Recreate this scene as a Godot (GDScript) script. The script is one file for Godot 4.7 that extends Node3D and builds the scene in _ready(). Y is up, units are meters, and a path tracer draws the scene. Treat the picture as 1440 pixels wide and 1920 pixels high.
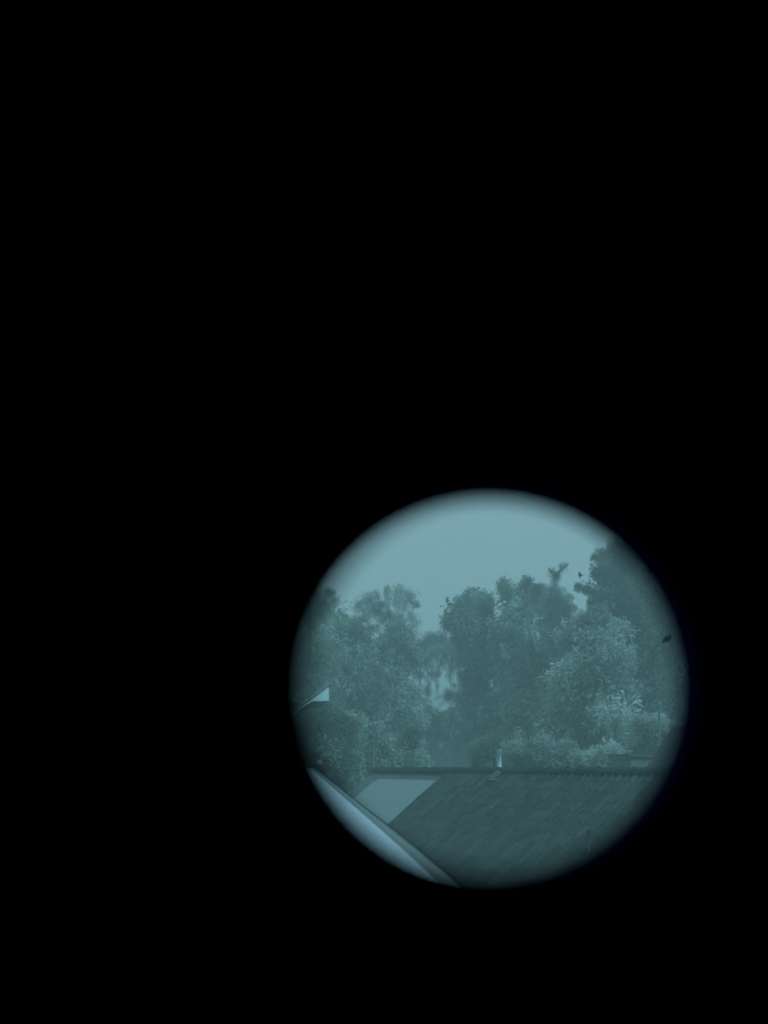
extends Node3D

const EYE := 6.6            # height of the camera above the ground
const LENS := 1663.0        # a metre at one metre, in the photograph's pixels
var taken := {}
var rng := RandomNumberGenerator.new()
var sprays := {}
var M := {}

# ---------------------------------------------------------------- helpers
func numbered(called: String) -> String:
	var n: int = taken.get(called, 0)
	taken[called] = n + 1
	return called if n == 0 else "%s_%03d" % [called, n]

func at(x: float, y: float, depth: float) -> Vector3:
	return Vector3((x - 720.0) / LENS * depth, EYE + (1438.0 - y) / LENS * depth, -depth)

func thing(called: String, label: String, category: String, where := Vector3.ZERO, group := "") -> Node3D:
	var o := Node3D.new()
	o.name = numbered(called)
	add_child(o, true)
	o.position = where
	o.set_meta("label", label)
	o.set_meta("category", category)
	if group != "": o.set_meta("group", group)
	return o

func put(called: String, mesh: Mesh, material: Material, parent: Node = null) -> MeshInstance3D:
	var o := MeshInstance3D.new()
	o.mesh = mesh
	o.material_override = material
	if parent == null:
		o.name = numbered(called)
		add_child(o, true)
	else:
		o.name = called
		parent.add_child(o, true)
	return o

func flat(c: Vector3, rough := 0.9, spec := 0.3) -> StandardMaterial3D:
	var m := StandardMaterial3D.new()
	m.albedo_color = Color(c.x, c.y, c.z).linear_to_srgb()
	m.roughness = rough
	m.metallic_specular = spec
	return m

func noisy(c: Vector3, spread: float, scale: float, bump := 0.0, seed_at := 1) -> StandardMaterial3D:
	var m := flat(c)
	m.albedo_color = Color.WHITE
	var f := FastNoiseLite.new()
	f.seed = seed_at
	f.frequency = 0.02
	f.fractal_octaves = 5
	var ramp := Gradient.new()
	var lo := c * (1.0 - spread)
	var hi := c * (1.0 + spread)
	ramp.set_color(0, Color(lo.x, lo.y, lo.z).linear_to_srgb())
	ramp.set_color(1, Color(hi.x, hi.y, hi.z).linear_to_srgb())
	ramp.set_offset(0, 0.25)
	ramp.set_offset(1, 0.75)
	var t := NoiseTexture2D.new()
	t.width = 512
	t.height = 512
	t.seamless = true
	t.noise = f
	t.color_ramp = ramp
	m.albedo_texture = t
	m.uv1_triplanar = true
	m.uv1_world_triplanar = true
	m.uv1_scale = Vector3.ONE * scale
	if bump > 0.0:
		var h := NoiseTexture2D.new()
		h.width = 512
		h.height = 512
		h.seamless = true
		h.noise = f
		m.heightmap_enabled = true
		m.heightmap_texture = h
		m.heightmap_scale = bump
	return m

func start() -> SurfaceTool:
	var st := SurfaceTool.new()
	st.begin(Mesh.PRIMITIVE_TRIANGLES)
	return st

func done(st: SurfaceTool) -> ArrayMesh:
	st.generate_normals()
	return st.commit()

func quad(st: SurfaceTool, a: Vector3, b: Vector3, c: Vector3, d: Vector3) -> void:
	for v in [a, b, c, a, c, d]: st.add_vertex(v)

func box(st: SurfaceTool, c: Vector3, s: Vector3, basis := Basis.IDENTITY) -> void:
	var p := []
	for k in 8:
		p.append(c + basis * Vector3((s.x if k & 1 else -s.x) * 0.5, (s.y if k & 2 else -s.y) * 0.5, (s.z if k & 4 else -s.z) * 0.5))
	st.set_smooth_group(-1)
	quad(st, p[0], p[2], p[3], p[1])
	quad(st, p[4], p[5], p[7], p[6])
	quad(st, p[0], p[4], p[6], p[2])
	quad(st, p[1], p[3], p[7], p[5])
	quad(st, p[2], p[6], p[7], p[3])
	quad(st, p[0], p[1], p[5], p[4])

# a closed prism: the outline (a convex polygon) swept from itself along the vector
func prism(st: SurfaceTool, outline: Array, along: Vector3) -> void:
	st.set_smooth_group(-1)
	var n := outline.size()
	for k in range(1, n - 1):
		for v in [outline[0], outline[k], outline[k + 1]]: st.add_vertex(v)
		for v in [outline[0] + along, outline[k + 1] + along, outline[k] + along]: st.add_vertex(v)
	for k in n:
		var a: Vector3 = outline[k]
		var b: Vector3 = outline[(k + 1) % n]
		quad(st, a, a + along, b + along, b)

func tube(st: SurfaceTool, path: Array, radii: Array, sides := 8, capped := true) -> void:
	st.set_smooth_group(1)
	var rings := []
	for i in path.size():
		var d: Vector3 = (path[mini(i + 1, path.size() - 1)] - path[maxi(i - 1, 0)]).normalized()
		var u := d.cross(Vector3.UP if absf(d.y) < 0.9 else Vector3.RIGHT).normalized()
		var w := d.cross(u)
		var ring := []
		for k in sides:
			var q := TAU * k / sides
			ring.append(path[i] + (u * cos(q) + w * sin(q)) * radii[i])
		rings.append(ring)
	for i in path.size() - 1:
		for k in sides:
			var j := (k + 1) % sides
			quad(st, rings[i][k], rings[i][j], rings[i + 1][j], rings[i + 1][k])
	if capped:
		for e in [0, path.size() - 1]:
			for k in sides:
				var j := (k + 1) % sides
				st.add_vertex(path[e])
				st.add_vertex(rings[e][j] if e else rings[e][k])
				st.add_vertex(rings[e][k] if e else rings[e][j])

# ---------------------------------------------------------------- leaves
# one spray: a twig's worth of leaves about a metre across, growing along +y
func spray(style: String, variant: int) -> ArrayMesh:
	var key := style + str(variant)
	if sprays.has(key): return sprays[key]
	var r := RandomNumberGenerator.new()
	r.seed = hash(key)
	var how: Dictionary = {
		"broad": {"n": 44, "long": 0.20, "wide": 0.12, "out": 0.50, "lift": 0.2, "fall": 0.12},
		"weeping": {"n": 34, "long": 0.20, "wide": 0.07, "out": 0.36, "lift": -0.5, "fall": 0.35},
		"feather": {"n": 38, "long": 0.34, "wide": 0.075, "out": 0.46, "lift": 0.25, "fall": 0.5},
		"needle": {"n": 40, "long": 0.28, "wide": 0.05, "out": 0.50, "lift": 0.35, "fall": 0.10},
		"plume": {"n": 34, "long": 0.42, "wide": 0.10, "out": 0.40, "lift": 0.75, "fall": 0.28}}[style]
	var st := start()
	st.set_smooth_group(-1)
	for k in how.n:
		var g := r.randf() * TAU
		var reach: float = how.out * sqrt(r.randf())
		var root := Vector3(cos(g) * reach, r.randf_range(-0.35, 0.35) + how.lift * reach * 0.4, sin(g) * reach)
		var d := Vector3(cos(g) + r.randfn(0, 0.5), how.lift + r.randfn(0, 0.45), sin(g) + r.randfn(0, 0.5)).normalized()
		var side := d.cross(Vector3(r.randfn(), r.randfn() + 1.0, r.randfn())).normalized()
		var l: float = how.long * r.randf_range(0.7, 1.25)
		var w: float = how.wide * r.randf_range(0.7, 1.2) * 0.5
		var mid := root + d * l * 0.5
		var tip: Vector3 = root + d * l - Vector3.UP * how.fall * l
		quad(st, root, mid + side * w, tip, mid - side * w)
	sprays[key] = done(st)
	return sprays[key]

func leaf_material(c: Vector3) -> StandardMaterial3D:
	var m := StandardMaterial3D.new()
	m.albedo_color = Color.WHITE
	m.vertex_color_use_as_albedo = true
	m.roughness = 0.9
	m.metallic_specular = 0.1
	m.backlight_enabled = true
	m.backlight = Color(0.85, 0.85, 0.85)
	m.set_meta("tone", c)
	return m

# leafy masses: lobes are [centre, radius, density]
func crown(parent: Node3D, called: String, lobes: Array, style: String, tone: Vector3, spray_size: float, packed: float, seed_at: int) -> void:
	var r := RandomNumberGenerator.new()
	r.seed = seed_at
	var hole := FastNoiseLite.new()
	hole.seed = seed_at
	hole.frequency = 0.9 if style == "weeping" else 0.65
	hole.fractal_octaves = 2
	var tint := FastNoiseLite.new()
	tint.seed = seed_at + 7
	tint.frequency = 0.45
	var mats := []
	for v in 3: mats.append([])
	for lobe in lobes:
		var c: Vector3 = lobe[0]
		var rad: float = lobe[1]
		var size := clampf(rad * 0.8, 0.32, spray_size)
		var count := int(packed * rad * rad * lobe[2] * 34.0 / (size * size)) + 3
		for k in count:
			var d := Vector3(r.randfn(), r.randfn() * 1.0, r.randfn()).normalized()
			var q := pow(r.randf(), 0.40)
			var lump := 1.0 + 0.28 * hole.get_noise_3dv(d * 3.0 + c)
			var fray := 1.0 + 0.42 * absf(r.randfn()) * (1.0 if r.randf() < 0.4 else 0.15)
			var p := c + d * maxf(rad - 0.32 * size, 0.1) * q * lump * fray
			if style == "weeping": p.y -= rad * 1.3 * r.randf() * r.randf()
			if rad > 0.75 and hole.get_noise_3dv(p + parent.position) > 0.17 * lobe[2] + 0.01: continue
			var up := (d * 0.8 + Vector3.UP * (0.8 if style != "weeping" else 0.9) + Vector3(r.randfn(), r.randfn(), r.randfn()) * 0.35).normalized()
			var x := up.cross(Vector3(r.randfn(), r.randfn(), r.randfn())).normalized()
			var b := Basis(x, up, x.cross(up)).scaled(Vector3.ONE * size * r.randf_range(0.65, 1.2))
			var light := clampf(1.0 + (1.1 if style == "plume" else 2.0 if style == "feather" else 1.6) * tint.get_noise_3dv(p + parent.position), 0.4, 2.3) * (r.randf_range(0.8, 1.2) if style == "plume" else r.randf_range(0.6, 1.45))
			mats[r.randi() % 3].append([Transform3D(b, p), Color(tone.x * light, tone.y * light, tone.z * light)])
	var m := leaf_material(tone)
	for v in 3:
		var mm := MultiMesh.new()
		mm.transform_format = MultiMesh.TRANSFORM_3D
		mm.use_colors = true
		mm.mesh = spray(style, v)
		mm.instance_count = mats[v].size()
		for k in mats[v].size():
			mm.set_instance_transform(k, mats[v][k][0])
			mm.set_instance_color(k, mats[v][k][1])
		var o := MultiMeshInstance3D.new()
		o.name = called
		o.multimesh = mm
		o.material_override = m
		o.set_meta("kind", "stuff")
		parent.add_child(o, true)

# a tree at a depth whose lobes are given as they lie: [x, y, radius, (density), (nearer by)] in the units of at()
func tree(called: String, label: String, category: String, depth: float, trunk_x: float, spec: Array, style: String, tone: Vector3, spray_size: float, packed: float, seed_at: int, trunk_r := 0.28, group := "") -> Node3D:
	var base := at(trunk_x, 1438.0, depth)
	base.y = 0.0
	var o := thing(called, label, category, base, group)
	var r := RandomNumberGenerator.new()
	r.seed = seed_at * 31
	var lobes := []
	var top := 1.0
	for s in spec:
		var fore: float = s[4] if s.size() > 4 else r.randf_range(-1.0, 1.0) * minf(2.2, s[2] / LENS * depth * 1.4)
		var c := at(s[0], s[1], depth - fore) - base
		lobes.append([c, s[2] / LENS * (depth - fore), s[3] if s.size() > 3 else 1.0])
		top = maxf(top, c.y)
	var fill := []
	if trunk_r > 0.0 and called != "low_tree":
		for l in lobes:
			var c: Vector3 = l[0]
			var root := Vector3(0, clampf(c.y - 0.8 * Vector2(c.x, c.z).length() - 0.6, top * 0.2, top * 0.85), 0)
			for t in [0.45, 0.75]:
				var m: Vector3 = root.lerp(c, t) + Vector3(r.randfn(), r.randfn() - 0.4, r.randfn()) * l[1] * 0.25
				fill.append([m, clampf(l[1] * 0.8, 0.35, 1.1), l[2] * 0.62])
	if trunk_r > 0.0:
		var st := start()
		var path := []
		var radii := []
		for k in 9:
			var h := k / 8.0
			path.append(Vector3(sin(h * 4.0 + seed_at) * 0.18 * h, top * 0.96 * h, cos(h * 3.0 + seed_at) * 0.18 * h))
			radii.append(trunk_r * (1.0 - 0.86 * h) * (1.35 if k == 0 else 1.0))
		tube(st, path, radii, 10)
		put("trunk", done(st), M.bark, o)
		for l in lobes:
			var c: Vector3 = l[0]
			var h := clampf(c.y - 0.6 * Vector2(c.x, c.z).length() - 0.3, top * 0.15, top * 0.85)
			var a := Vector3(0, h, 0)
			if a.distance_to(c) < 0.8 or l[2] < 0.65 or called == "low_tree": continue
			var bs := start()
			var k := minf(trunk_r * 0.34, 0.02 + l[1] * 0.06) * (1.0 - 0.6 * h / top)
			tube(bs, [a, a.lerp(c, 0.5) + Vector3(0, -0.12 * a.distance_to(c), 0), c], [k, k * 0.7, k * 0.4], 6)
			put("branch", done(bs), M.bark, o)
	crown(o, "crown" if trunk_r > 0.0 else "foliage", lobes + fill, style, tone, spray_size, packed, seed_at)
	return o

# ---------------------------------------------------------------- the scene
func _ready() -> void:
	# camera: level, with the lens shifted upwards as the phone was held
	var cam := Camera3D.new()
	cam.name = "camera"
	add_child(cam)
	cam.projection = Camera3D.PROJECTION_FRUSTUM
	var optics := CameraAttributesPhysical.new()
	optics.frustum_focal_length = 35.0
	optics.frustum_focus_distance = 14.5
	optics.frustum_near = 0.05
	optics.frustum_far = 2000.0
	optics.exposure_aperture = 0.95
	cam.attributes = optics
	cam.near = 0.05
	cam.far = 2000.0
	cam.size = 2.0 * 960.0 / LENS * 0.05
	cam.frustum_offset = Vector2(0.0, 478.0 / LENS * 0.05)
	cam.position = Vector3(0, EYE, 0)
	cam.current = true

	# a dull, even, blue-green sky
	var sky_material := ProceduralSkyMaterial.new()
	sky_material.sky_top_color = Color(0.246, 0.442, 0.518).linear_to_srgb()
	sky_material.sky_horizon_color = Color(0.265, 0.462, 0.540).linear_to_srgb()
	sky_material.ground_horizon_color = Color(0.10, 0.19, 0.21).linear_to_srgb()
	sky_material.ground_bottom_color = Color(0.06, 0.12, 0.13).linear_to_srgb()
	sky_material.sun_angle_max = 0.0
	var sky := Sky.new()
	sky.sky_material = sky_material
	var e := Environment.new()
	e.background_mode = Environment.BG_SKY
	e.sky = sky
	e.tonemap_mode = Environment.TONE_MAPPER_LINEAR
	e.tonemap_exposure = 1.0
	e.sdfgi_enabled = true
	e.ssao_enabled = true
	e.ssil_enabled = true
	e.fog_enabled = true
	e.fog_density = 0.0116
	e.fog_light_color = Color(0.95, 1.0, 0.98)
	var world := WorldEnvironment.new()
	world.name = "world_environment"
	world.environment = e
	add_child(world)
	var sun := DirectionalLight3D.new()
	sun.name = "overcast_sun"
	sun.light_energy = 0.85
	sun.light_color = Color(0.62, 0.93, 1.0)
	sun.light_angular_distance = 8.0
	sun.shadow_enabled = true
	sun.rotation_degrees = Vector3(-40, 34, 0)
	add_child(sun)

	M.black = flat(Vector3(0.002, 0.002, 0.002), 1.0, 0.0)
	M.black.specular_mode = BaseMaterial3D.SPECULAR_DISABLED
	M.bark = noisy(Vector3(0.075, 0.072, 0.068), 0.5, 0.6, 2.0, 3)
	M.slate = noisy(Vector3(0.085, 0.088, 0.088), 0.45, 0.35, 0.4, 5)
	M.pale = noisy(Vector3(0.34, 0.34, 0.34), 0.12, 0.25, 0.0, 8)
	M.white = noisy(Vector3(0.74, 0.77, 0.80), 0.06, 0.4, 0.0, 9)

	# ---- the setting
	var g := PlaneMesh.new()
	g.size = Vector2(1600, 1600)
	g.subdivide_width = 8
	g.subdivide_depth = 8
	put("ground", g, noisy(Vector3(0.09, 0.095, 0.085), 0.5, 0.12, 0.0, 12)).set_meta("kind", "structure")

	scope()
	tiled_house()
	near_parapet()
	other_buildings()
	vegetation()
	birds()

# the black inside of the viewing scope, with its round opening
func scope() -> void:
	var o := thing("viewing_scope", "black inside of a viewing scope around the round lit view", "viewing scope", Vector3(0, EYE, 0))
	var centre := Vector2((927.5 - 720.0) / LENS, (1438.0 - 1284.0) / LENS)
	var rad := 369.0 / LENS
	var st := start()
	box(st, Vector3(-1.22, 0.1, 0.26), Vector3(0.04, 1.96, 2.52))
	box(st, Vector3(1.22, 0.1, 0.26), Vector3(0.04, 1.96, 2.52))
	box(st, Vector3(0, 1.1, 0.26), Vector3(2.48, 0.04, 2.52))
	box(st, Vector3(0, -0.9, 0.26), Vector3(2.48, 0.04, 2.52))
	box(st, Vector3(0, 0.1, 1.54), Vector3(2.48, 2.04, 0.04))
	put("housing", done(st), M.black, o)
	# front panel: a plate with a round hole
	st = start()
	var sides := 128
	for z in [[-1.0, 1], [-1.04, -1]]:
		for k in sides:
			var p := []
			for j in [k, k + 1]:
				var a: float = TAU * j / sides
				var d := Vector2(cos(a), sin(a))
				var far := INF
				if absf(d.x) > 1e-6: far = minf(far, ((1.24 if d.x > 0 else -1.24) - centre.x) / d.x)
				if absf(d.y) > 1e-6: far = minf(far, ((1.12 if d.y > 0 else -0.92) - centre.y) / d.y)
				p.append(Vector3(centre.x + d.x * rad, centre.y + d.y * rad, z[0]))
				p.append(Vector3(centre.x + d.x * far, centre.y + d.y * far, z[0]))
			if z[1] > 0: quad(st, p[0], p[2], p[3], p[1])
			else: quad(st, p[0], p[1], p[3], p[2])
	for s in [[Vector3(-1.24, -0.92, 0), Vector3(-1.24, 1.12, 0)], [Vector3(1.24, 1.12, 0), Vector3(1.24, -0.92, 0)]]:
		quad(st, s[0] + Vector3(0, 0, -1.0), s[1] + Vector3(0, 0, -1.0), s[1] + Vector3(0, 0, -1.04), s[0] + Vector3(0, 0, -1.04))
	put("front_panel", done(st), M.black, o)
	# barrel: turned ring, a little narrower towards the eye
	st = start()
	st.set_smooth_group(1)
	var near_c := centre * 0.73 + Vector2(0.0035, 0.0015)
	var profile := [[-0.72, 0.27, near_c], [-0.72, 0.1585, near_c], [-0.74, 0.1585, near_c], [-0.74, 0.27, near_c], [-0.955, 0.27, centre], [-0.955, 0.2238, centre]]
	for i in profile.size() - 1:
		st.set_smooth_group(i)
		for k in sides:
			var q := []
			for w in [[i, k], [i, k + 1], [i + 1, k + 1], [i + 1, k]]:
				var f: Array = profile[w[0]]
				var a: float = TAU * w[1] / sides
				q.append(Vector3(f[2].x + cos(a) * f[1], f[2].y + sin(a) * f[1], f[0]))
			quad(st, q[0], q[1], q[2], q[3])
	put("barrel", done(st), M.black, o)
	st = start()
	for k in sides:
		var q := []
		for w in [[-0.955, 0.2236, k], [-0.955, 0.2236, k + 1], [-1.055, 0.2236, k + 1], [-1.055, 0.2236, k]]:
			var a: float = TAU * w[2] / sides
			q.append(Vector3(centre.x + cos(a) * w[1], centre.y + sin(a) * w[1], w[0]))
		st.set_smooth_group(1)
		quad(st, q[0], q[1], q[2], q[3])
	put("inner_lip", done(st), flat(Vector3(0.006, 0.012, 0.11), 0.9, 0.0), o)
	var glass := flat(Vector3(0.9, 0.95, 0.95), 0.05, 0.2)
	glass.transparency = BaseMaterial3D.TRANSPARENCY_ALPHA
	glass.albedo_color.a = 0.03
	st = start()
	for k in sides:
		for j in [0, k + 1, k]:
			var a: float = TAU * j / sides
			st.add_vertex(Vector3(centre.x + cos(a) * 0.2230, centre.y + sin(a) * 0.2230, -1.02) if j or k == 0 else Vector3(centre.x + 0.2230, centre.y, -1.02))
	put("lens", done(st), glass, o)
	st = start()
	box(st, Vector3(0, (-EYE - 0.92) / 2.0, 0.3), Vector3(0.9, EYE - 0.92, 0.9))
	put("pedestal", done(st), M.black, o)

# ---------------------------------------------------------------- the tiled roof
func tiled_house() -> void:
	var turn := deg_to_rad(26.0)
	var pitch := deg_to_rad(38.0)
	var along := Vector3(-sin(turn), 0, -cos(turn))
	var away := Vector3(cos(turn), 0, -sin(turn))
	var ridge := Vector3(0, EYE - 0.06, 0) + away * 12.0
	var o := thing("tiled_house", "house with the dark pantiled roof and pale sheet filling the lower half of the view", "house", Vector3(ridge.x, 0, ridge.z))
	var b := Basis(along, Vector3.UP, along.cross(Vector3.UP))   # x runs along the ridge, z across it
	if b.z.dot(away) > 0: b = Basis(-along, Vector3.UP, (-along).cross(Vector3.UP))
	o.basis = b
	var sx := -1.0 if b.x.dot(along) < 0 else 1.0   # z now points to the viewer's side
	var s0 := 6.0
	var s1 := 25.5
	var half := 5.0
	var top := EYE - 0.06
	var eave := top - half * tan(pitch)
	var mid := sx * (s0 + s1) / 2.0
	var st := start()
	box(st, Vector3(mid, eave / 2.0 - 0.1, 0), Vector3(s1 - s0 - 0.5, eave - 0.2, half * 2.0 - 0.7))
	put("wall", done(st), M.pale, o)
	var gables := start()
	for s in [s0 + 0.27, s1 - 0.47]:
		gables = start()
		prism(gables, [Vector3(sx * s, eave - 0.2, -half + 0.4), Vector3(sx * s, eave - 0.2, half - 0.4), Vector3(sx * s, top - 0.42, 0)], Vector3(sx * 0.2, 0, 0))
		put("gable", done(gables), M.pale, o)
	# roof: boards under the tiles, then the tiles row by row
	var slope := Basis(Vector3.RIGHT, pitch)   # tips z downwards
	var length := half / cos(pitch)
	st = start()
	for side in [1.0, -1.0]:
		var bs := Basis(Vector3.RIGHT, pitch * side)
		box(st, Vector3(mid, top, 0) + bs * Vector3(0, -0.12, side * (length / 2.0)), Vector3(s1 - s0, 0.08, length - 0.08), bs)
	var roof := put("roof", done(st), M.slate, o)
	var shape := []
	var tile_w := 0.215
	var course := 0.32
	for v in 3:
		var r := RandomNumberGenerator.new()
		r.seed = 40 + v
		var t := start()
		t.set_smooth_group(1)
		var n := 8
		var prof := []
		for k in n + 1:
			var x := k / float(n)
			prof.append(Vector2((x - 0.5) * (tile_w + 0.008), 0.036 - 0.036 * cos(TAU * pow(x, 0.8))))
		for k in n:
			var p: Vector2 = prof[k]
			var q: Vector2 = prof[k + 1]
			var lift := 0.013
			quad(t, Vector3(p.x, p.y, -0.06), Vector3(q.x, q.y, -0.06), Vector3(q.x, q.y + lift, course), Vector3(p.x, p.y + lift, course))
			t.set_smooth_group(-1)
			quad(t, Vector3(p.x, p.y + lift, course), Vector3(q.x, q.y + lift, course), Vector3(q.x, q.y + lift - 0.010, course), Vector3(p.x, p.y + lift - 0.010, course))
			t.set_smooth_group(1)
		shape.append(done(t))
	var tones := []
	for v in 4:
		tones.append(noisy(Vector3(0.052, 0.055, 0.052) * [0.80, 0.98, 1.10, 1.26][v], 0.2, 0.9, 0.0, 20 + v))
	rng.seed = 5
	var spots := []
	var rows := int(length / course)
	var columns := int((s1 - s0 - 0.1) / tile_w)
	for c in columns:
		for w in rows:
			var s := s0 + 0.05 + (c + 0.5) * tile_w
			var u := 0.04 + w * course
			if s > 20.75 and u < 3.9: continue    # the sheet lies here
			var place := Vector3(sx * s, top, 0) + slope * Vector3(rng.randfn(0, 0.003), -0.06 + rng.randfn(0, 0.003), u + rng.randfn(0, 0.004))
			var turned := slope * Basis(Vector3.UP, rng.randfn(0, 0.008)) * Basis(Vector3.RIGHT, rng.randfn(0, 0.006))
			var seen: float = u if s > 12.0 and s < 20.6 else 50.0
			spots.append([seen + absf(s - 14.0) * 0.25, Transform3D(turned, place), rng.randi() % 3, [0, 1, 1, 2, 2, 3][rng.randi() % 6], u, s])
	spots.sort_custom(func(p, q): return p[0] < q[0])
	for k in mini(300, spots.size()):
		var t := put("roof_tile", shape[spots[k][2]], tones[spots[k][3]], roof)
		t.transform = spots[k][1]
	var rest := spots.slice(300)
	for v in 3:
		var mine := rest.filter(func(p): return p[2] == v)
		var mm := MultiMesh.new()
		mm.transform_format = MultiMesh.TRANSFORM_3D
		mm.use_colors = true
		mm.mesh = shape[v]
		mm.instance_count = mine.size()
		for k in mine.size():
			mm.set_instance_transform(k, mine[k][1])
			var c: float = 0.053 * [0.80, 0.98, 1.10, 1.26][mine[k][3]]
			mm.set_instance_color(k, Color(c, c * 1.04, c))
		var all := MultiMeshInstance3D.new()
		all.name = "roof_tiling"
		all.multimesh = mm
		var tm := flat(Vector3.ONE)
		tm.vertex_color_use_as_albedo = true
		all.material_override = tm
		all.set_meta("kind", "stuff")
		roof.add_child(all, true)
	# ridge tiles
	var cap := start()
	var ring := []
	for k in 9:
		var a := PI * k / 8.0
		ring.append(Vector2(-cos(a) * 0.13, sin(a) * 0.13 - 0.09))
	for k in 8:
		cap.set_smooth_group(1)
		quad(cap, Vector3(-0.17, ring[k].y, ring[k].x), Vector3(-0.17, ring[k + 1].y, ring[k + 1].x), Vector3(0.20, ring[k + 1].y + 0.012, ring[k + 1].x), Vector3(0.20, ring[k].y + 0.012, ring[k].x))
	var cap_mesh := done(cap)
	var n_caps := int((s1 - s0) / 0.34)
	for k in n_caps:
		var t := put("ridge_tile", cap_mesh, tones[[0, 0, 1, 1, 2][k % 5]], roof)
		t.position = Vector3(sx * (s0 + 0.17 + k * 0.34), top + 0.01 + 0.004 * sin(k * 2.3), 0)
		t.rotation.x = rng.randfn(0, 0.02)
	# pale sheet by the verge with its lead border
	st = start()
	box(st, Vector3(sx * (20.78 + 25.4) / 2.0, top, 0) + slope * Vector3(0, -0.072, 1.98), Vector3(4.62, 0.02, 3.90), slope)
	put("lead_border", done(st), noisy(Vector3(0.125, 0.13, 0.13), 0.25, 0.6, 0.0, 31), roof)
	st = start()
	st.set_smooth_group(-1)
	var sheet := []
	for c in [Vector2(20.74, 0.46), Vector2(24.15, 0.46), Vector2(24.33, 0.52), Vector2(24.42, 0.72), Vector2(24.30, 3.8), Vector2(20.72, 3.8)]:
		sheet.append(Vector3(sx * c.x, top, 0) + slope * Vector3(0, -0.058, c.y))
	if sx < 0: sheet.reverse()
	prism(st, sheet, slope * Vector3(0, 0.035, 0))
	put("roof_sheet", done(st), noisy(Vector3(0.29, 0.30, 0.30), 0.14, 0.8, 0.0, 33), roof)
	# gutter, vents and pipes
	st = start()
	tube(st, [Vector3(sx * s0, eave - 0.12, half + 0.08), Vector3(sx * s1, eave - 0.12, half + 0.08)], [0.07, 0.07], 10)
	put("gutter", done(st), M.black, o)
	var vp := put("vent_pipe", pipe(0.058, 0.92), flat(Vector3(0.95, 0.95, 0.95)), o)
	vp.position = Vector3(sx * 18.58, top - 0.42, -0.25)
	var vq := put("vent_pipe", pipe(0.035, 0.70), noisy(Vector3(0.28, 0.28, 0.30), 0.1, 1.0, 0.0, 35), o)
	vq.position = Vector3(sx * 18.84, top - 0.40, -0.28)
	vq.set_meta("label", "thinner grey vent pipe beside the white one")
	# low domed roof vent with a pale lip
	st = start()
	st.set_smooth_group(1)
	for k in 16:
		for j in 5:
			var q := []
			for w in [[k, j], [k + 1, j], [k + 1, j + 1], [k, j + 1]]:
				var a: float = TAU * w[0] / 16.0
				var h: float = PI / 2.0 * w[1] / 5.0
				q.append(Vector3(cos(a) * cos(h) * 0.19, sin(h) * 0.035, sin(a) * cos(h) * 0.19))
			quad(st, q[0], q[1], q[2], q[3])
	var dome := put("roof_vent", done(st), noisy(Vector3(0.09, 0.105, 0.10), 0.2, 1.0, 0.0, 36), roof)
	dome.transform = Transform3D(slope, Vector3(sx * 18.05, top, 0) + slope * Vector3(0, 0.03, 0.24))
	st = start()
	box(st, Vector3(0, 0, 0), Vector3(0.34, 0.05, 0.03))
	var lip := put("vent_lip", done(st), noisy(Vector3(0.22, 0.22, 0.22), 0.15, 1.0, 0.0, 37), roof)
	lip.transform = Transform3D(slope, Vector3(sx * 17.92, top, 0) + slope * Vector3(0, 0.02, 0.44))
	st = start()
	box(st, Vector3(0, 0, 0), Vector3(0.07, 0.03, 0.09))
	var chip := put("mortar_lump", done(st), noisy(Vector3(0.15, 0.15, 0.15), 0.2, 1.0, 0.0, 61), roof)
	chip.transform = Transform3D(slope, Vector3(sx * 16.87, top, 0) + slope * Vector3(0, 0.01, 1.4))
	var sp := put("soil_pipe", pipe(0.022, 0.40), noisy(Vector3(0.14, 0.13, 0.135), 0.15, 1.0, 0.0, 38), roof)
	sp.position = Vector3(sx * 12.55, top, 0) + slope * Vector3(0, -0.02, 2.35)

func pipe(r: float, h: float) -> ArrayMesh:
	var st := start()
	tube(st, [Vector3.ZERO, Vector3(0, h * 0.9, 0), Vector3(0, h * 0.9, 0), Vector3(0, h, 0)], [r, r, r * 1.12, r * 1.12], 14)
	return done(st)

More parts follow.
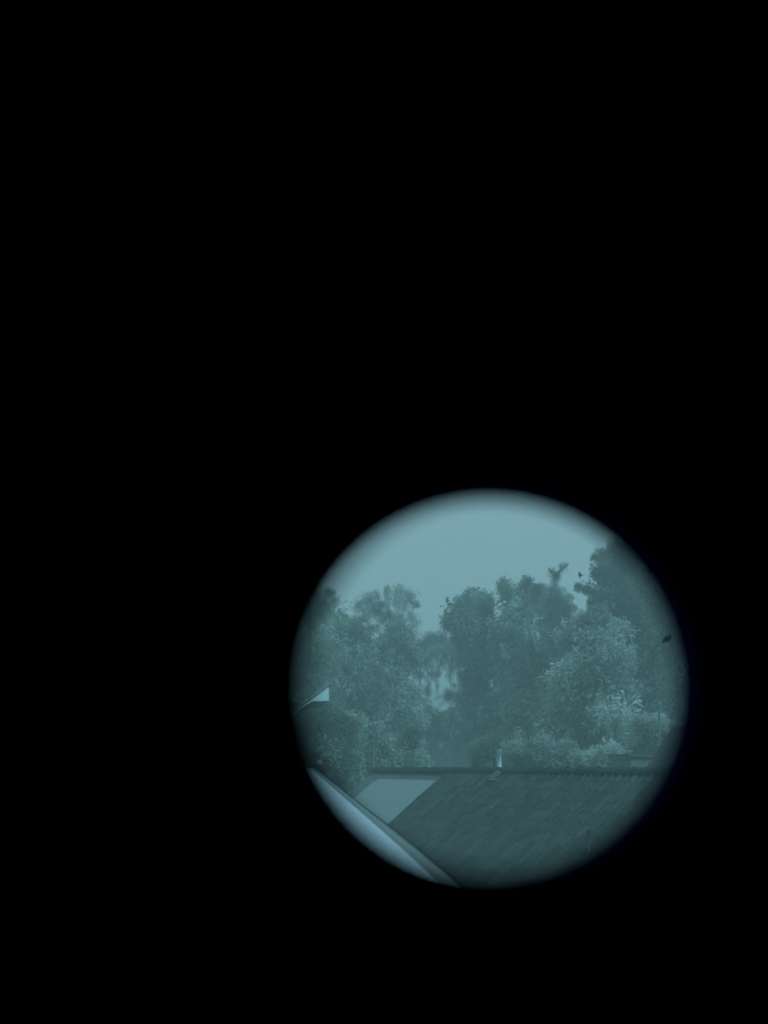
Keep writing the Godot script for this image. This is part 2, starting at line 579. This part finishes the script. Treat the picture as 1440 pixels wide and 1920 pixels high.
# ---------------------------------------------------------------- white parapet close by
func near_parapet() -> void:
	var a := at(892.0, 1680.0, 3.1)
	var c := at(590.0, 1441.0, 15.0)
	var d := (c - a).normalized()
	var side := d.cross(Vector3.UP).normalized()      # to the viewer's right
	var up := side.cross(d)
	var o := thing("white_parapet", "white parapet with a grey edge strip running off at the lower left", "parapet", Vector3(a.x, 0, a.z))
	var off := -o.position
	var long := a.distance_to(c)
	var st := start()
	# rounded top
	st.set_smooth_group(1)
	var prof := []
	for k in 13:
		var x := k / 12.0
		prof.append(Vector2(-0.060 - 1.3 * x, 0.012 * sin(PI * minf(x * 3.0, 0.5)) - 0.22 * x * x))
	for k in 12:
		for j in 8:
			var q := []
			for w in [[k, j], [k, j + 1], [k + 1, j + 1], [k + 1, j]]:
				q.append(a + off + d * (long * w[1] / 8.0) + side * prof[w[0]].x + up * prof[w[0]].y)
			quad(st, q[0], q[3], q[2], q[1])
	put("capping", done(st), noisy(Vector3(0.88, 0.85, 0.94), 0.06, 0.7, 0.0, 58), o)
	var base := Basis(side, up, -d)
	st = start()
	box(st, a + off + d * long / 2.0 + side * -0.030 + up * -0.012, Vector3(0.058, 0.03, long), base)
	put("edge_strip", done(st), noisy(Vector3(0.30, 0.31, 0.31), 0.1, 1.5, 0.0, 41), o)
	st = start()
	box(st, a + off + d * long / 2.0 + side * 0.014 + up * -0.022, Vector3(0.028, 0.03, long), base)
	put("dark_seal", done(st), flat(Vector3(0.03, 0.035, 0.035)), o)
	st = start()
	var low := a + off + d * long / 2.0 + side * -0.70
	var flat_d := Vector3(d.x, 0, d.z).normalized()
	var wall_top := minf(a.y, c.y) - 0.30
	box(st, Vector3(low.x, wall_top / 2.0, low.z), Vector3(1.24, wall_top, long - 0.04), Basis(flat_d.cross(Vector3.UP), Vector3.UP, -flat_d))
	put("wall", done(st), M.pale, o)
	st = start()
	var knob := SphereMesh.new()
	knob.radius = 0.055
	knob.height = 0.11
	var kb := put("end_knob", knob, noisy(Vector3(0.2, 0.2, 0.2), 0.1, 1.0, 0.0, 57), o)
	kb.position = at(599.0, 1431.0, 14.9) + off

# ---------------------------------------------------------------- other buildings
func other_buildings() -> void:
	# left: lean-to with a white end board
	var dep := 33.0
	var p := at(585.0, 1438.0, dep)
	var o := thing("lean_to_house", "dark house at the left rim with a white wedge under its sloping roof", "house", Vector3(p.x, 0, p.z))
	var off := -o.position
	var st := start()
	prism(st, [at(530, 1351, dep) + off, at(616, 1287, dep) + off, at(616, 1314, dep) + off, at(584, 1315, dep) + off, at(530, 1361, dep) + off], Vector3(0, 0, -0.25))
	put("wedge_board", done(st), noisy(Vector3(0.66, 0.66, 0.66), 0.15, 1.2, 0.0, 59), o)
	st = start()
	prism(st, [at(530, 1344, dep - 0.1) + off, at(619, 1277, dep - 0.1) + off, at(619, 1283, dep - 0.1) + off, at(530, 1348, dep - 0.1) + off], Vector3(0, 0, -1.0))
	put("roof", done(st), noisy(Vector3(0.2, 0.21, 0.2), 0.25, 0.6, 0.0, 60), o)
	var boards := noisy(Vector3(0.075, 0.078, 0.075), 0.3, 0.5, 0.3, 51)
	var x0 := at(470, 1438, dep).x
	var x1 := at(610, 1438, dep).x
	var top := at(600, 1316, dep).y
	st = start()
	box(st, Vector3((x0 + x1) / 2.0, top / 2.0, -dep - 0.65) + off, Vector3(x1 - x0, top - 0.02, 0.9))
	put("wall", done(st), boards, o)

	# centre: pale house behind the shrubs
	p = at(845.0, 1438.0, 51.0)
	o = thing("pale_house", "pale house front half hidden by shrubs in the middle of the view", "house", Vector3(p.x, 0, p.z))
	st = start()
	box(st, Vector3(0, 4.3, -2.5), Vector3(6.0, 8.6, 5.0))
	put("wall", done(st), noisy(Vector3(0.46, 0.48, 0.52), 0.12, 0.3, 0.0, 53), o)
	st = start()
	prism(st, [Vector3(-3.3, 8.5, 0.3), Vector3(0, 9.4, 0.3), Vector3(3.3, 8.5, 0.3)], Vector3(0, 0, -5.6))
	put("roof", done(st), M.slate, o)

	# right: steep dark roof and a flat-topped shed
	dep = 24.0
	p = at(1330.0, 1438.0, dep)
	o = thing("steep_dark_house", "dark house with a steep roof edge at the lower right rim", "house", Vector3(p.x, 0, p.z))
	off = -o.position
	st = start()
	prism(st, [at(1226, 1478, dep) + off, at(1304, 1362, dep) + off, at(1419, 1362, dep) + off, at(1497, 1478, dep) + off], Vector3(0, 0, -1.4))
	put("gable", done(st), boards, o)
	st = start()
	prism(st, [at(1218, 1482, dep - 0.1) + off, at(1299, 1358, dep - 0.1) + off, at(1303, 1363, dep - 0.1) + off, at(1224, 1482, dep - 0.1) + off], Vector3(0, 0, -1.7))
	prism(st, [at(1299, 1358, dep - 0.1) + off, at(1424, 1358, dep - 0.1) + off, at(1420, 1363, dep - 0.1) + off, at(1303, 1363, dep - 0.1) + off], Vector3(0, 0, -1.7))
	put("roof", done(st), boards, o)
	st = start()
	var wy := at(1330, 1466, dep).y
	box(st, Vector3(0.25, wy / 2.0, -0.75), Vector3(3.7, wy, 1.2))
	put("wall", done(st), boards, o)

	p = at(1209.0, 1438.0, 27.0)
	o = thing("flat_shed", "dark flat-topped shed under the small pale shrub at the lower right", "shed", Vector3(p.x, 0, p.z))
	off = -o.position
	var sy := at(1209, 1416, 27.0).y
	st = start()
	box(st, Vector3(0, sy / 2.0 - 0.04, -1.2), Vector3(0.86, sy - 0.08, 2.4))
	put("wall", done(st), noisy(Vector3(0.15, 0.155, 0.15), 0.2, 0.5, 0.0, 55), o)
	st = start()
	box(st, Vector3(0, sy, -1.2), Vector3(0.98, 0.10, 2.6))
	put("roof", done(st), noisy(Vector3(0.08, 0.085, 0.08), 0.3, 0.6, 0.0, 56), o)

	# thin frame of poles on the left
	p = at(700.0, 1438.0, 34.0)
	o = thing("pole_frame", "thin pale pole with a slanting crossbar before the left shrubs", "pole", Vector3(p.x, 0, p.z))
	off = -o.position
	st = start()
	tube(st, [Vector3.ZERO, at(700, 1352, 34.0) + off], [0.035, 0.028], 8)
	put("pole", done(st), M.pale, o)
	st = start()
	tube(st, [at(691, 1358, 34.0) + off, at(737, 1349, 34.0) + off], [0.024, 0.02], 8)
	put("crossbar", done(st), M.pale, o)
	p = at(1236.0, 1438.0, 30.0)
	st = start()
	tube(st, [Vector3.ZERO, Vector3(0, at(1236, 1322, 30.0).y, 0)], [0.05, 0.045], 8)
	var post := put("garden_post", done(st), M.pale)
	post.position = Vector3(p.x, 0, p.z)
	post.set_meta("label", "small pale post standing up out of the shrub at right")
	post.set_meta("category", "post")

# ---------------------------------------------------------------- trees and shrubs
func vegetation() -> void:
	var dark := Vector3(0.33, 0.345, 0.305)
	var middle := Vector3(0.28, 0.295, 0.26)
	var pale := Vector3(0.47, 0.485, 0.445)
	tree("conifer", "dark ragged conifer cut off by the left rim", "tree", 40.0, 575, [[575, 1120, 40], [590, 1165, 48], [560, 1220, 60], [605, 1225, 42], [585, 1285, 50], [616, 1113, 12], [628, 1128, 9], [560, 1070, 36], [606, 1139, 16], [590, 1340, 50]], "needle", dark, 1.0, 1.0, 11)
	tree("broadleaf_tree", "rounded tree between the left rim conifer and the airy birch", "tree", 47.0, 650, [[640, 1168, 22], [655, 1200, 42], [625, 1210, 36], [660, 1250, 50], [620, 1270, 45], [690, 1270, 45], [665, 1180, 20], [640, 1320, 50], [690, 1330, 45]], "feather", middle, 1.1, 1.0, 12)
	tree("birch_tree", "airy birch with sky showing through its drooping top", "tree", 51.0, 735, [[690, 1120, 20, 1.1], [672, 1133, 14, 1.1], [705, 1112, 12, 1.0], [745, 1104, 20, 1.1], [768, 1114, 16, 1.1], [782, 1132, 10, 1.0], [724, 1103, 11, 0.9], [722, 1132, 12, 0.6], [706, 1130, 14, 0.9], [740, 1168, 20, 0.9], [776, 1160, 15, 1.0], [690, 1158, 12, 0.6], [755, 1140, 12, 0.5], [670, 1160, 12, 0.8], [772, 1185, 16, 1.0], [725, 1205, 40], [760, 1200, 26]], "weeping", middle, 0.6, 0.55, 13, 0.16)
	tree("broadleaf_tree", "dark dense tree under the birch at left of the bright gap", "tree", 49.0, 725, [[700, 1225, 38], [740, 1230, 48], [765, 1240, 30], [720, 1285, 58], [690, 1320, 45], [760, 1300, 32], [740, 1350, 45], [775, 1345, 30], [745, 1185, 22]], "broad", dark, 1.1, 1.0, 14)
	var hung := tree("low_tree", "low tree at the bottom of the V of sky, over the bright gap", "tree", 55.0, 790, [[805, 1196, 17, 1.4], [788, 1208, 18, 1.4], [832, 1196, 20, 1.4], [815, 1214, 24, 1.6], [850, 1210, 22, 1.4], [792, 1228, 16, 1.2], [835, 1226, 16, 1.1], [815, 1250, 14, 0.25], [846, 1256, 13, 0.2], [858, 1306, 18, 0.7], [868, 1285, 15, 0.9], [842, 1302, 11, 0.7], [800, 1292, 11, 0.8], [794, 1325, 18, 0.8], [812, 1262, 9, 0.7], [832, 1338, 12, 0.7], [800, 1236, 12, 0.6], [830, 1240, 9, 0.45], [848, 1247, 9, 0.4], [818, 1262, 8, 0.35], [786, 1262, 13, 1.0], [868, 1270, 13, 1.0], [872, 1300, 16, 1.0], [782, 1300, 16, 1.0], [858, 1235, 14, 0.8], [840, 1300, 14, 0.8], [800, 1345, 26, 1.0, 6.0], [850, 1348, 28, 1.0, 6.0], [825, 1358, 26, 1.0, 6.0], [872, 1360, 24, 1.0, 6.0], [818, 1338, 16, 1.0, 6.0], [848, 1334, 17, 1.0, 6.0], [790, 1320, 16, 1.0, 6.0], [828, 1396, 6, 1.3, 9.0], [857, 1400, 7, 1.3, 9.0]], "weeping", dark, 1.0, 1.0, 15, 0.16)
	# long drooping twigs that hang across the bright gap
	for w in [[797, 1228, 1322, 6.0], [806, 1232, 1300, -4.0], [818, 1232, 1268, 5.0], [828, 1230, 1325, -9.0], [838, 1232, 1282, 6.0], [849, 1230, 1312, -5.0], [858, 1236, 1300, 4.0]]:
		var twig := start()
		var p0 := at(w[0], w[1], 54.0) - hung.position
		var p1 := at(w[0] + w[3], (w[1] + w[2]) / 2.0, 53.8) - hung.position
		var p2 := at(w[0] + w[3] * 0.6, w[2], 54.1) - hung.position
		tube(twig, [p0, p1, p2], [0.035, 0.022, 0.010], 5)
		put("branch", done(twig), M.bark, hung)
		var beads := []
		var n := int((w[2] - w[1]) / 7.0)
		for k in n:
			var t := k / float(n)
			var on: Vector3 = p0.lerp(p1, t * 2.0) if t < 0.5 else p1.lerp(p2, t * 2.0 - 1.0)
			beads.append([on + Vector3(sin(k * 2.9 + w[0]) * 0.22, 0, cos(k * 2.1) * 0.2), 0.08 + 0.16 * pow(absf(sin(k * 1.3 + w[0])), 2.0), 0.3])
		crown(hung, "foliage", beads, "weeping", dark, 0.34, 0.25, int(w[0]))
	tree("broadleaf_tree", "tall rounded tree just right of the V of sky", "tree", 50.0, 895, [[888, 1118, 19], [866, 1132, 17], [906, 1130, 25], [850, 1165, 22], [880, 1170, 42], [920, 1190, 42], [882, 1220, 36], [905, 1270, 38], [925, 1310, 46], [890, 1330, 36], [920, 1370, 40]], "feather", middle, 1.1, 1.0, 16)
	tree("broadleaf_tree", "broad flat-topped tree, the widest, in the centre of the view", "tree", 47.0, 975, [[943, 1098, 15], [985, 1097, 17], [1010, 1106, 15], [962, 1122, 32], [1000, 1142, 36], [960, 1180, 48], [1010, 1200, 48], [970, 1250, 58], [1020, 1290, 54], [970, 1325, 58], [1030, 1350, 40]], "feather", middle * 1.35, 1.1, 1.0, 17)
	var spire := tree("spire_tree", "slim conifer with a forked leader above the crowns", "tree", 44.0, 1042, [[1041, 1086, 7], [1040, 1096, 9], [1028, 1107, 10], [1054, 1108, 9], [1041, 1110, 9], [1022, 1124, 10], [1066, 1122, 9], [1046, 1128, 16, 0.8], [1074, 1140, 9], [1062, 1140, 15, 0.8], [1038, 1165, 26], [1070, 1165, 16], [1050, 1200, 36]], "needle", dark, 0.75, 1.0, 18, 0.2)
	var st := start()
	var f0 := at(1041, 1100, 44.0) - spire.position
	tube(st, [f0, at(1039, 1078, 44.0) - spire.position, at(1028, 1065, 44.0) - spire.position], [0.10, 0.08, 0.03], 6)
	tube(st, [f0, at(1044, 1076, 44.0) - spire.position, at(1066, 1057, 44.0) - spire.position], [0.10, 0.09, 0.02], 6)
	put("leader", done(st), M.bark, spire)
	crown(spire, "crown", [[at(1034, 1072, 44.0) - spire.position, 0.13, 1.0], [at(1042, 1080, 44.0) - spire.position, 0.18, 1.0], [at(1056, 1064, 44.0) - spire.position, 0.16, 1.0]], "needle", dark, 0.5, 1.2, 181)
	tree("pale_tree", "big pale bushy tree right of centre, leafy down to the roof ridge", "tree", 36.0, 1115, [[1095, 1168, 26], [1122, 1162, 27], [1150, 1182, 25], [1080, 1205, 36], [1130, 1212, 46], [1158, 1240, 36], [1100, 1262, 52], [1150, 1290, 42], [1178, 1300, 18], [1060, 1275, 36], [1090, 1330, 55], [1148, 1350, 46], [1045, 1345, 36], [1110, 1395, 46], [1165, 1400, 30]], "plume", pale, 1.05, 1.0, 19)
	var tall := tree("tall_tree", "tallest dark tree with layered boughs at the right rim", "tree", 42.0, 1200, [[1160, 1032, 24], [1132, 1046, 18], [1115, 1046, 9], [1119, 1074, 13], [1150, 1085, 40], [1200, 1080, 55], [1086, 1102, 10], [1101, 1107, 9], [1112, 1112, 10], [1124, 1118, 13], [1108, 1128, 7], [1140, 1130, 30], [1190, 1150, 58], [1240, 1140, 60], [1220, 1220, 58], [1250, 1285, 55], [1205, 1290, 42], [1240, 1345, 50], [1300, 1200, 60], [1280, 1100, 50], [1180, 1040, 26]], "broad", dark * 0.40, 0.85, 1.1, 20, 0.4)
	st = start()
	tube(st, [at(1226, 1252, 38.5) - tall.position, at(1223, 1216, 34.4) - tall.position, at(1236, 1205, 33.2) - tall.position, at(1253, 1202, 33.0) - tall.position], [0.07, 0.06, 0.05, 0.04], 6)
	put("bare_branch", done(st), flat(Vector3(0.05, 0.055, 0.05)), tall)
	tree("pale_shrub", "pale rounded shrub behind the flat-topped shed", "shrub", 31.0, 1220, [[1205, 1362, 24], [1233, 1358, 20], [1218, 1388, 30], [1248, 1388, 20], [1225, 1425, 34], [1195, 1405, 22]], "plume", pale, 0.6, 1.1, 21, 0.12)
	var low := [
		["plume_shrub", "feathery shrub just right of the white vent pipe", 33.0, 968, [[970, 1412, 26], [955, 1425, 20], [985, 1430, 24]], "plume", pale * 0.92],
		["plume_shrub", "feathery shrub, second to the right of the vent pipe", 32.5, 1018, [[1012, 1402, 26], [1030, 1425, 26], [1000, 1435, 22]], "plume", pale * 0.88],
		["plume_shrub", "feathery shrub under the left edge of the pale bushy tree", 32.0, 1062, [[1060, 1412, 24], [1080, 1430, 26], [1045, 1435, 20]], "plume", pale],
		["plume_shrub", "feathery shrub at the foot of the pale bushy tree, reaching the shed", 31.0, 1140, [[1120, 1424, 24], [1150, 1415, 26], [1172, 1430, 22]], "plume", pale * 1.05],
		["round_shrub", "round grey shrub in front of the lean-to house", 30.5, 600, [[590, 1352, 26], [618, 1346, 26], [640, 1362, 26], [600, 1400, 44], [630, 1390, 36], [565, 1372, 34], [610, 1450, 44], [640, 1440, 34]], "broad", middle * 0.5],
		["round_shrub", "smooth mid-grey shrub between the lean-to house and the pole", 34.0, 655, [[650, 1395, 42], [625, 1420, 34], [675, 1430, 40], [660, 1360, 28], [640, 1475, 44]], "broad", middle * 0.95],
		["round_shrub", "shrub behind the thin pole frame", 36.0, 705, [[705, 1390, 38], [690, 1425, 36], [730, 1425, 34]], "broad", middle * 1.05],
		["round_shrub", "shrub close left of the pale house front", 36.0, 768, [[765, 1400, 30], [785, 1425, 26], [748, 1430, 28], [775, 1372, 24]], "broad", middle * 1.35],
		["round_shrub", "shrub between the pale house front and the vent pipe", 35.0, 905, [[900, 1405, 22], [920, 1395, 22], [905, 1435, 24], [935, 1420, 18]], "broad", middle * 1.05]]
	for k in low.size():
		var s: Array = low[k]
		tree(s[0], s[1], "shrub", s[2], s[3], s[4], s[5], s[6], 0.65 if s[5] == "plume" else 0.7, 1.1, 60 + k, 0.08)
	# the wood behind, past the garden
	var wood := Node3D.new()
	wood.name = "far_wood"
	add_child(wood)
	wood.position = Vector3(0, 0, -82)
	wood.set_meta("kind", "stuff")
	wood.set_meta("label", "hazy far wood closing the view behind the garden trees")
	wood.set_meta("category", "wood")
	var r := RandomNumberGenerator.new()
	r.seed = 77
	var lobes := []
	for k in 150:
		var x := r.randf_range(-75, 75)
		var y := r.randf_range(0.5, 9.5) if x > 2.0 and x < 8.0 else r.randf_range(0.5, 13.0)
		lobes.append([Vector3(x, y, r.randf_range(-4, 4)), r.randf_range(2.0, 3.4), 1.0])
	crown(wood, "foliage", lobes, "broad", dark, 2.2, 1.0, 78)
	# garden trees that stand on past either end of the view
	var k := 0
	for x in [-34.0, -27.0, -20.5, 27.5, 34.0, 40.0]:
		var spec := []
		for j in 12:
			var h := j / 11.0
			spec.append([720.0 + x / 46.0 * LENS + r.randf_range(-60, 60) * (1.1 - h), lerpf(1400, 1110, h) + r.randf_range(-12, 12), lerpf(60, 30, h)])
		tree("broadleaf_tree", ["farthest garden tree out past the left rim", "middle garden tree of the three past the left rim", "garden tree next past the lean-to house", "garden tree next past the tallest tree", "middle garden tree of the three past the right rim", "farthest garden tree out past the right rim"][k], "tree", 46.0 + 2.0 * sin(x), 720.0 + x / 46.0 * LENS, spec, "broad", middle, 1.2, 0.8, 90 + k, 0.3, "garden trees beyond the rim")
		k += 1

# ---------------------------------------------------------------- birds
func bird_mesh(spread: float) -> ArrayMesh:
	# one skin: rings along the body, drawn out sideways at the wings and flat at the tail
	var st := start()
	st.set_smooth_group(1)
	var rings := []
	var n := 22
	var m := 20
	for i in n + 1:
		var t := i / float(n)
		var rad := 0.045 * pow(maxf(0.0, sin(PI * pow(t, 0.75))), 0.7) + 0.004
		if t < 0.12: rad = 0.004 + 0.16 * t * (0.6 + t)       # beak
		elif t < 0.26: rad = 0.026 + 0.006 * sin((t - 0.12) / 0.14 * PI)   # head
		var wing := spread * pow(maxf(0.0, sin(PI * clampf((t - 0.3) / 0.36, 0, 1))), 0.8)
		var tail := 0.04 * clampf((t - 0.78) / 0.22, 0, 1)
		var ring := []
		for k in m:
			var a := TAU * k / m
			var out := pow(absf(cos(a)), 3.0) * (wing + tail)
			var y := sin(a) * rad * (1.0 - 0.75 * clampf((t - 0.75) / 0.25, 0, 1)) + 0.35 * out * (1.0 if wing > 0.01 else 0.0)
			ring.append(Vector3(cos(a) * rad + signf(cos(a)) * out, y, (t - 0.45) * 0.34 + out * 0.35))
		rings.append(ring)
	for i in n:
		for k in m:
			var j := (k + 1) % m
			quad(st, rings[i][k], rings[i][j], rings[i + 1][j], rings[i + 1][k])
	for e in [0, n]:
		for k in range(1, m - 1):
			for q in [0, k + 1, k] if e == 0 else [0, k, k + 1]: st.add_vertex(rings[e][q])
	return done(st)

func birds() -> void:
	var feathers := flat(Vector3(0.012, 0.015, 0.016), 0.6)
	var a := put("bird", bird_mesh(0.10), feathers)
	a.position = at(1087, 1077, 30.0)
	a.rotation_degrees = Vector3(78, 20, -14)
	a.scale = Vector3.ONE * 0.75
	a.set_meta("label", "small dark bird diving in the patch of sky by the tallest tree")
	a.set_meta("category", "bird")
	var b := put("bird", bird_mesh(0.03), feathers)
	b.position = at(1251, 1197, 12.0)
	b.rotation_degrees = Vector3(40, -100, 10)
	b.scale = Vector3(0.85, 0.85, 0.46)
	b.set_meta("label", "dark bird flying past before the tallest tree near the right rim")
	b.set_meta("category", "bird")
